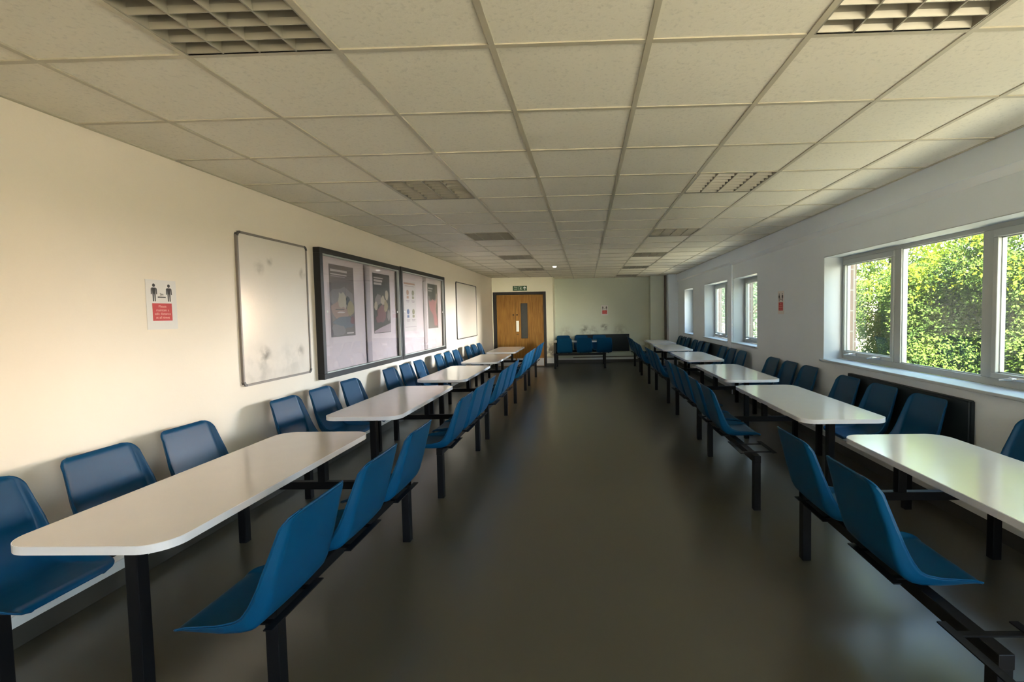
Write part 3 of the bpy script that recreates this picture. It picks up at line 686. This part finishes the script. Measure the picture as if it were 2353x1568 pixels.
sh = [('heading', pg['pale'], bar(.06, .6, .915, .935)), ('heading', pg['pale'], bar(.06, .55, .86, .895)), ('heading', pg['pale'], bar(.06, .5, .81, .845)),
      ('picture', pg['grey'], cl(blob(.3, .56, .2, .09, g_))), ('picture', pg['cream'], cl(blob(.55, .55, .12, .08, g_))), ('picture', pg['cream'], cl(blob(.8, .65, .1, .09, g_))), ('picture', pg['wine'], cl(blob(.45, .33, .28, .14, g_))), ('picture', pg['ochre'], cl(blob(.72, .45, .12, .1, g_))), ('picture', pg['cream'], cl(blob(.14, .46, .1, .07, g_))),
      ('picture', pg['grey'], cl(blob(.88, .3, .1, .1, g_))), ('picture', pg['lilac'], [(.01, .01), (.99, .01), (.99, .16), (.45, .10), (.01, .04)]), ('picture', pg['cream'], cl(blob(.55, .60, .05, .04, g_))), ('picture', pg['wine'], cl(blob(.25, .24, .12, .07, g_)))]
poster('poster', 5.917, 6.43, 1.28, 2.036, 'black poster with a dark red crowd scene in the first notice case, its right half', pg['dk'], sh)
sh = [('heading', pg['orange'], bar(.02, .92, .93, .965)), ('heading', pg['lilac'], bar(.1, .85, .89, .905))]
for r_, vv in enumerate((.70, .32)):
    for c_, uu in enumerate((.3, .74)):
        m_ = [pg['orange'], pg['olive'], pg['blue'], pg['olive']][r_ * 2 + c_]
        sh += [('symbol', m_, cl(blob(uu, vv + .07, .1, .055, g_, 16, .05))), ('symbol', m_, bar(uu - .08, uu + .08, vv - .05, vv + .0)), ('symbol', pg['lilac'], bar(uu - .13, uu + .13, vv - .1, vv - .085)), ('symbol', pg['lilac'], bar(uu - .1, uu + .1, vv - .125, vv - .112))]
sh += [('heading', pg['lilac'], bar(.05, .95, .08, .09))]
poster('poster', 6.93, 7.43, 1.265, 2.01, 'white safety poster with four small symbols in the second notice case', mat('pale_poster', (.70, .62, .60), .6), sh)
sh = [('heading', pg['pale'], bar(.06, .5, .88, .91)), ('heading', pg['pale'], bar(.06, .42, .83, .85)), ('picture', pg['dk'], [(.02, .72), (.98, .8), (.98, .99), (.02, .99)]), ('picture', pg['dk'], cl(blob(.5, .74, .36, .12, g_))), ('picture', pg['pink'], [(.05, .64), (.3, .6), (.45, .66), (.7, .62), (.95, .68), (.8, .5), (.75, .4), (.97, .15), (.9, .05), (.6, .06), (.5, .3), (.2, .42)]),
      ('picture', pg['taupe'], cl(blob(.88, .45, .1, .12, g_)))]
sh = [sh[2], sh[3], sh[4], sh[5], sh[0], sh[1]]
poster('poster', 7.985, 8.52, 1.275, 2.03, 'poster of a pink draped figure under a black top, second notice case', pg['grey'], sh)

# ---------------- small distancing notices
def notice(loc, rz, w, h, label, cx=0.0, cz=0.0):
    """local x to the right along the wall, local -y out of the wall, z up; loc = lower middle of the sheet"""
    r = thing('distancing_notice', loc, label, 'notice', 'social distancing notices', rz)
    MB().box(-w / 2, w / 2, -.002, 0, 0, h).build('sheet', M['paper'], r)
    bw, zt = .138, h - .15
    b = MB(); b.box(cx - bw / 2, cx + bw / 2, -.0028, -.002, zt - .108 + cz, zt + cz); pn = b.build('red_panel', M['red'], r)
    text_obj('lettering', 'Please\nmaintain a\nsafe distance\nat all times', .0225, (cx, -.0030, zt - .054 + cz), (R(90), 0, 0), M['pink_print'], pn, spacing=1.02)
    for s in (-1, 1):
        b = MB(); x = cx + s * .053; z0 = zt + .012 + cz; y0, y1 = -.0028, -.002
        b.prism([(x + .0095 * math.cos(2 * math.pi * k / 14), z0 + .098 + .0105 * math.sin(2 * math.pi * k / 14)) for k in range(14)], y0, y1, axes='xzy')
        b.prism([(x - .011, z0 + .045), (x + .011, z0 + .045), (x + .012, z0 + .084), (x - .012, z0 + .084)], y0, y1, axes='xzy')
        for t in (-1, 1):
            b.prism([(x + t * .013, z0 + .084), (x + t * .020, z0 + .078), (x + t * .021, z0 + .043), (x + t * .0155, z0 + .043), (x + t * .0135, z0 + .07)], y0, y1, axes='xzy')
            b.prism([(x + t * .0018, z0 + .045), (x + t * .0105, z0 + .045), (x + t * .0095, z0), (x + t * .0028, z0)], y0, y1, axes='xzy')
        b.build('person_symbol', M['ink'], r)
    b = MB(); zz = zt + .038 + cz
    b.box(cx - .028, cx + .028, -.0028, -.002, zz - .0035, zz + .0035); b.build('distance_bar', M['ink'], r)
    text_obj('lettering', '2m', .02, (cx, -.0024, zz + .018), (R(90), 0, 0), M['ink'], r)
    return r
notice((XL + .001, 2.942, 1.435), R(-90) + math.pi, .215, .305, 'paper notice with two figures over a red panel, on the left wall near the camera', 0, .006)
notice((.56, YB - .001, 1.405), 0, .21, .305, 'paper notice with figures and red panel, alone on the back wall', 0, .0)
notice((XR - .001, 6.515, 1.43), R(-90), .20, .305, 'paper notice with two figures over a red panel, on the window wall', 0, -.0)

# ---------------- exit sign
r = thing('exit_sign', (-1.845, YD - .001, 2.145), 'small green exit sign with white arrow above the double doors', 'sign')
MB().box(-.20, .20, -.004, 0, 0, .14).build('sign_plate', M['green'], r, bevel=.001)
text_obj('lettering', 'Fire\nexit', .058, (-.118, -.0046, .072), (R(90), 0, 0), M['sign_white'], r, spacing=.95)
b = MB(); px = .015
b.prism([(px - .045, .02), (px - .045, .12), (px - .005, .12), (px - .005, .112), (px - .037, .112), (px - .037, .02)], -.0052, -.004, axes='xzy')
b.prism([(px + .02 + .011 * math.cos(k * math.pi / 6), .108 + .011 * math.sin(k * math.pi / 6)) for k in range(12)], -.0052, -.004, axes='xzy')
b.prism([(px - .002, .09), (px + .022, .096), (px + .03, .085), (px + .018, .055), (px + .04, .045), (px + .036, .036), (px + .005, .045), (px + .0, .025), (px - .025, .02), (px - .022, .03), (px - .008, .035), (px + .0, .06), (px - .015, .07), (px - .02, .062)], -.0052, -.004, axes='xzy')
b.build('running_figure', M['sign_white'], r)
b = MB(); px = .135
b.prism([(px - .009, .02), (px + .009, .02), (px + .009, .075), (px + .04, .065), (px + .042, .085), (px, .122), (px - .042, .085), (px - .04, .065), (px - .009, .075)], -.0052, -.004, axes='xzy')
b.build('arrow', mat('sign_bright_white', (.8, .82, .76), .5), r)

# ================================================================ CEILING THINGS
def make_fitting(i, j):
    cx_, cy_ = GX + .6 * (i + .5), GY + .6 * (j + .5)
    r = thing('ceiling_light', (cx_, cy_, ZC), None, 'ceiling light', 'recessed louvred ceiling lights')
    a = .288; zt = .095
    b = MB()     # open-bottomed tray
    t = .004
    b.box(-a, a, -a, a, zt, zt + t).box(-a - t, -a, -a, a, 0, zt + t).box(a, a + t, -a, a, 0, zt + t).box(-a, a, -a - t, -a, 0, zt + t).box(-a, a, a, a + t, 0, zt + t)
    b.build('housing', M['housing'], r)
    b = MB(); h = .05
    for k in range(-2, 3):      # long blades: V section, sharp edge down
        x = k * 2 * a / 4; x = max(-a + .004, min(a - .004, x))
        b.prism([(x - .003, 0), (x + .003, 0), (x + .010, h), (x - .010, h)], -a, a, axes='xzy')
    n = 7
    for k in range(n + 1):
        y = -a + 2 * a * k / n; y = max(-a + .004, min(a - .004, y))
        b.prism([(y - .002, .002), (y + .002, .002), (y + .011, .022), (y + .014, h - .004), (y - .014, h - .004), (y - .011, .022)], -a, a, axes='yzx')
    b.build('louvre', M['louvre'], r)
    for k in range(4):
        x = -a + 2 * a * (k + .5) / 4
        b = MB(); b.tube([(x, -a + .01, .074), (x, a - .01, .074)], .012, 12); b.build('tube', M['tube'], r)
    return r
LL = {(-2, -1): 'nearest of the recessed louvred lights over the left row, cut by the top edge',
      (-2, 3): 'recessed louvred light above the notice cases, second in the left ceiling row',
      (-2, 7): 'recessed louvred light over the left row, third from the camera',
      (-2, 11): 'recessed louvred light over the left row, fourth from the camera, before the doors',
      (-2, 15): 'faint recessed louvred light at the door end of the left ceiling row',
      (2, -1): 'nearest recessed louvred light of the right ceiling row, at the top right',
      (2, 3): 'recessed louvred light second from the camera in the right ceiling row',
      (2, 7): 'recessed louvred light third from the camera in the right ceiling row',
      (2, 11): 'recessed louvred light fourth from the camera in the right ceiling row',
      (2, 15): 'dim recessed louvred light fifth from the camera in the right ceiling row',
      (2, 19): 'last recessed louvred light against the back wall pilaster'}
proto = None
for (i, j) in LIGHTS:
    if proto is None: proto = make_fitting(i, j); f = proto
    else:
        f = copy_tree(proto); f.location = (GX + .6 * (i + .5), GY + .6 * (j + .5), ZC)
    f['label'] = LL[(i, j)]
M['lamp_glow'] = mat('lamp_glow', (0.9, 0.88, 0.8), 0.4)
M['lamp_glow'].node_tree.nodes['Principled BSDF'].inputs['Emission Color'].default_value = (1.0, 0.93, 0.8, 1); M['lamp_glow'].node_tree.nodes['Principled BSDF'].inputs['Emission Strength'].default_value = 0.25
r = thing('emergency_light', (-.66, 10.50, ZC), 'small glowing round emergency light on the ceiling before the doors', 'emergency light')
MB().lathe((0, 0, 0), [(0, -.004), (.055, -.004), (.06, 0)], 20).build('base', M['plastic_white'], r)
MB().lathe((0, 0, 0), [(0, -.038), (.024, -.036), (.04, -.025), (.046, -.004)], 20).build('lens', M['lamp_glow'], r)

# ================================================================ RADIATORS AND PIPES
def radiator(cx_, cy_, rz, length, z0, z1, label):
    """local x along the wall, local -y into the room, back against the wall at y=0"""
    r = thing('radiator', (cx_, cy_, 0), label, 'radiator', 'dark panel radiators', rz)
    MB().box(-length / 2, length / 2, -.045, -.030, z0, z1).build('front_panel', M['radiator'], r, bevel=.005)
    MB().box(-length / 2 + .002, length / 2 - .002, -.0445, -.006, z1, z1 + .008).build('top_grille', M['radiator'], r, bevel=.002)
    for s in (-1, 1): MB().box(s * length / 2 - .004, s * length / 2 + .004, -.030, -.006, z0, z1).build('side_cheek', M['radiator'], r)
    for s in (-.4, .4): MB().box(s * length - .02, s * length + .02, -.030, -.001, z0 + .05, z1 - .05).build('wall_bracket', M['radiator'], r)
    b = MB(); xe = length / 2
    b.tube([(xe, -.024, z0 + .05), (xe + .05, -.024, z0 + .05), (xe + .05, -.024, .17)], .009); b.lathe((xe + .05, -.024, z0 + .03), [(0, 0), (.018, 0), (.018, .06), (0, .06)], 12)
    b.build('valve', M['plastic_white'], r)
    return r
radiator(.49, YB - .001, 0, 1.57, .34, .838, 'long dark radiator on the back wall behind the crosswise table')
radiator(XR - .001, 4.03, R(-90), 1.50, .33, .848, 'dark radiator under the big window')
radiator(2.574, 9.90, R(-90), 1.55, .30, .822, 'dark radiator under the second small window')
b = MB(); b.tube([(-.4, YB - .03, .165), (1.84, YB - .03, .185)], .012); o = b.build('trim_6', M['pipe_brown']); struct(o, 'thin dark heating pipe low on the back wall', 'pipe')

# ================================================================ OUTSIDE
o = MB().box(-40, 60, -60, -3.3, -.3, -.16).box(4.3, 60, -3.3, 70, -.3, -.16).build('ground', M['ground']); struct(o, 'bare ground outside the windows', 'ground')
o = MB().box(2.96, 4.3, -3.3, 70, -.3, -.15).build('path', M['path']); struct(o, 'grey path between the building and the hedge', 'path')
o = MB().box(-40, 60, -7.3, -3.3, -.3, -.15).build('path', M['paving']); struct(o, 'added pale paving behind the camera, bouncing light up to the ceiling', 'path')  # unseen pale surface added to bounce sunlight up through the rear opening

def leaf_mesh(name, cents, dirs, size, m, parent, rng, flat=.55):
    """many small pointed leaves: cents (n,3), dirs (n,3) pointing direction of each leaf"""
    n = len(cents)
    d = dirs / np.linalg.norm(dirs, axis=1, keepdims=True)
    rv = rng.normal(size=(n, 3)); s = np.cross(d, rv); s /= np.linalg.norm(s, axis=1, keepdims=True); nn = np.cross(d, s)
    L = size * rng.uniform(.6, 1.4, (n, 1)); W = L * flat * .5
    v = np.stack([cents, cents + d * L * .45 + s * W + nn * L * .08, cents + d * L, cents + d * L * .45 - s * W + nn * L * .08], 1).reshape(-1, 3)
    me = bpy.data.meshes.new(name); me.vertices.add(4 * n); me.vertices.foreach_set('co', v.astype(np.float32).ravel())
    me.loops.add(4 * n); me.loops.foreach_set('vertex_index', np.arange(4 * n, dtype=np.int32))
    me.polygons.add(n); me.polygons.foreach_set('loop_start', np.arange(0, 4 * n, 4, dtype=np.int32)); me.polygons.foreach_set('loop_total', np.full(n, 4, dtype=np.int32))
    me.materials.append(m); me.update(calc_edges=True); me.validate()
    o = bpy.data.objects.new(name, me); C.objects.link(o)
    if parent: o.parent = parent
    return o

def hedge():
    rng = np.random.default_rng(11)
    r = thing('hedge', (5.2, 5.0, -.15), 'tall sunlit green hedge filling the view through the big window', 'hedge')
    # local coordinates: x away from the window, y along it
    def face_x(y, z): return -.25 + .22 * np.sin(y * 1.7 + z * .9) + .16 * np.sin(y * 3.9 - z * 2.1) + .12 * np.sin(z * 4.3 + y) + .10 * np.maximum(0, z - 1.2)
    # inner mass
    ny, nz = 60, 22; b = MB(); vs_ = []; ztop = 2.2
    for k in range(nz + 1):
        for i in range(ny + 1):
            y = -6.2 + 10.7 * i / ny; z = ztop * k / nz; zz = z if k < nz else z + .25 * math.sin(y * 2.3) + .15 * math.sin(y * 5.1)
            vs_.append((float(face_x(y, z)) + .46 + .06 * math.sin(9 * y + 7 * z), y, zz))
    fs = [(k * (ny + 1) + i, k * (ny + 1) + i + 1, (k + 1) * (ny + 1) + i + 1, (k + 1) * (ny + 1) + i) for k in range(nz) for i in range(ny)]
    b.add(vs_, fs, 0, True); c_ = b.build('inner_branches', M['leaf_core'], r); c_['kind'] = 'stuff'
    # lower sprays of small dark leaves, upper looser bright broad leaves
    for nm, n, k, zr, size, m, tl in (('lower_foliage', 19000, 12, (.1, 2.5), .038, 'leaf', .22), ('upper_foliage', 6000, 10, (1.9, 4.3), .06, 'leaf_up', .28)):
        y = rng.uniform(-6.2, 4.6, n); z = rng.uniform(zr[0], zr[1], n)
        z += .35 * np.sin(y * 1.9) * (z - zr[0]) / (zr[1] - zr[0])
        if nm == 'upper_foliage':
            hole = np.sin(y * 4.1 + 1) * np.sin(z * 5.3) + .6 * np.sin(y * 9.3 - z * 7.1)
            keep = hole < 0.50 - .14 * (z - 2.2); y, z = y[keep], z[keep]; n = len(y)
        x = face_x(y, z) + rng.uniform(-.12, .30, n) + np.where(z > 2.2, rng.uniform(.1, .6, n), 0)
        base = np.stack([x, y, z], 1); out = np.stack([-np.abs(rng.normal(1, .4, n)), rng.normal(0, .8, n), rng.normal(-.05, .5, n)], 1); out /= np.linalg.norm(out, axis=1, keepdims=True)
        t = np.linspace(0, tl, k)[None, :, None]
        cents = (base[:, None, :] + out[:, None, :] * t + rng.normal(0, .02, (n, k, 3))).reshape(-1, 3)
        dirs = (out[:, None, :] + rng.normal(0, .75, (n, k, 3))).reshape(-1, 3)
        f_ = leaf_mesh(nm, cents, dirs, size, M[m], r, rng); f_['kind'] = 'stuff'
    b = MB(); rg = random.Random(5)
    for q in range(9):
        yy = -5.5 + 1.3 * q + rg.uniform(-.3, .3); b.tube([(.35, yy, 0), (.3 + rg.uniform(-.1, .2), yy + rg.uniform(-.2, .2), 1.8), (.35 + rg.uniform(-.2, .3), yy + rg.uniform(-.5, .5), 3.7)], [.05, .035, .012], 7)
    st = b.build('stems', M['bark'], r); st['kind'] = 'stuff'
    return r
hedge()

def tree(name, x, y, h, rad, seed, label, n=2600, z_low=.2, lm='leaf_tree', size=.13):
    rng = np.random.default_rng(seed); rg = random.Random(seed)
    r = thing(name, (x, y, -.15), label, 'tree', 'trees outside the small windows')
    b = MB(); b.tube([(0, 0, 0), (.05, .03, h * .4), (-.05, .08, h * .9)], [.12, .08, .02], 8)
    for q in range(9):
        a = rg.uniform(0, 6.28); z0 = h * rg.uniform(.15, .75); L = rad * rg.uniform(.6, .95)
        b.tube([(0, 0, z0), (L * .5 * math.cos(a), L * .5 * math.sin(a), z0 + .25), (L * math.cos(a), L * math.sin(a), z0 + .6)], [.04, .025, .008], 6)
    b.build('trunk', M['bark'], r)
    nc = n // 8
    d = rng.normal(size=(nc, 3)); d /= np.linalg.norm(d, axis=1, keepdims=True); rr = rad * rng.uniform(.25, 1, nc) ** .6
    base = d * rr[:, None] * np.array([1, 1, h * .5 / rad]); base[:, 2] += h * .56; base[:, 2] = np.maximum(base[:, 2], z_low + rng.uniform(0, .4, nc))
    t = rng.normal(0, .14, (nc, 8, 3)); cents = (base[:, None, :] + t).reshape(-1, 3)
    f_ = leaf_mesh('foliage', cents, rng.normal(0, 1, (nc * 8, 3)) + np.array([0, 0, -.3]), size, M[lm], r, rng); f_['kind'] = 'stuff'
    return r
tree('tree', 7.5, 20.6, 4.6, 1.9, 1, 'pale leafy tree seen through the first small window', 12000, size=.10)
tree('tree', 5.6, 16.9, 4.4, 1.0, 6, 'slim tree at the far edge of the first small window view', 9000, size=.09)
tree('tree', 8.1, 27.0, 5.2, 2.3, 2, 'broken foliage against bright sky through the second small window', 12000, size=.11)
tree('tree', 10.8, 33.0, 6.5, 2.6, 3, 'tree behind the others outside the small windows', 9000)
tree('tree', 7.2, 38.0, 5.8, 2.2, 4, 'thin pale tree furthest along outside the small windows', 6000)

# ---------------------------------------------------------------- sampling portals for the daylight in the window openings
fp = bpy.data.lights.new('daylight_portal', 'AREA'); fp.shape = 'RECTANGLE'; fp.size = FW[1] - FW[0]; fp.size_y = FW[3] - FW[2]; fp.cycles.is_portal = True
fo = bpy.data.objects.new('daylight_portal', fp); C.objects.link(fo); fo.location = ((FW[0] + FW[1]) / 2, Y0 - .17, (FW[2] + FW[3]) / 2); fo.rotation_euler = Vector((0, 1, 0)).to_track_quat('-Z', 'Z').to_euler()
for k, (a0, a1, z0, z1) in enumerate(allop):
    l = bpy.data.lights.new('daylight_portal', 'AREA'); l.shape = 'RECTANGLE'; l.size = a1 - a0; l.size_y = z1 - z0
    l.cycles.is_portal = True
    o = bpy.data.objects.new('daylight_portal', l); C.objects.link(o); o.location = (2.97, (a0 + a1) / 2, (z0 + z1) / 2)
    o.rotation_euler = Vector((-1, 0, 0)).to_track_quat('-Z', 'Z').to_euler()
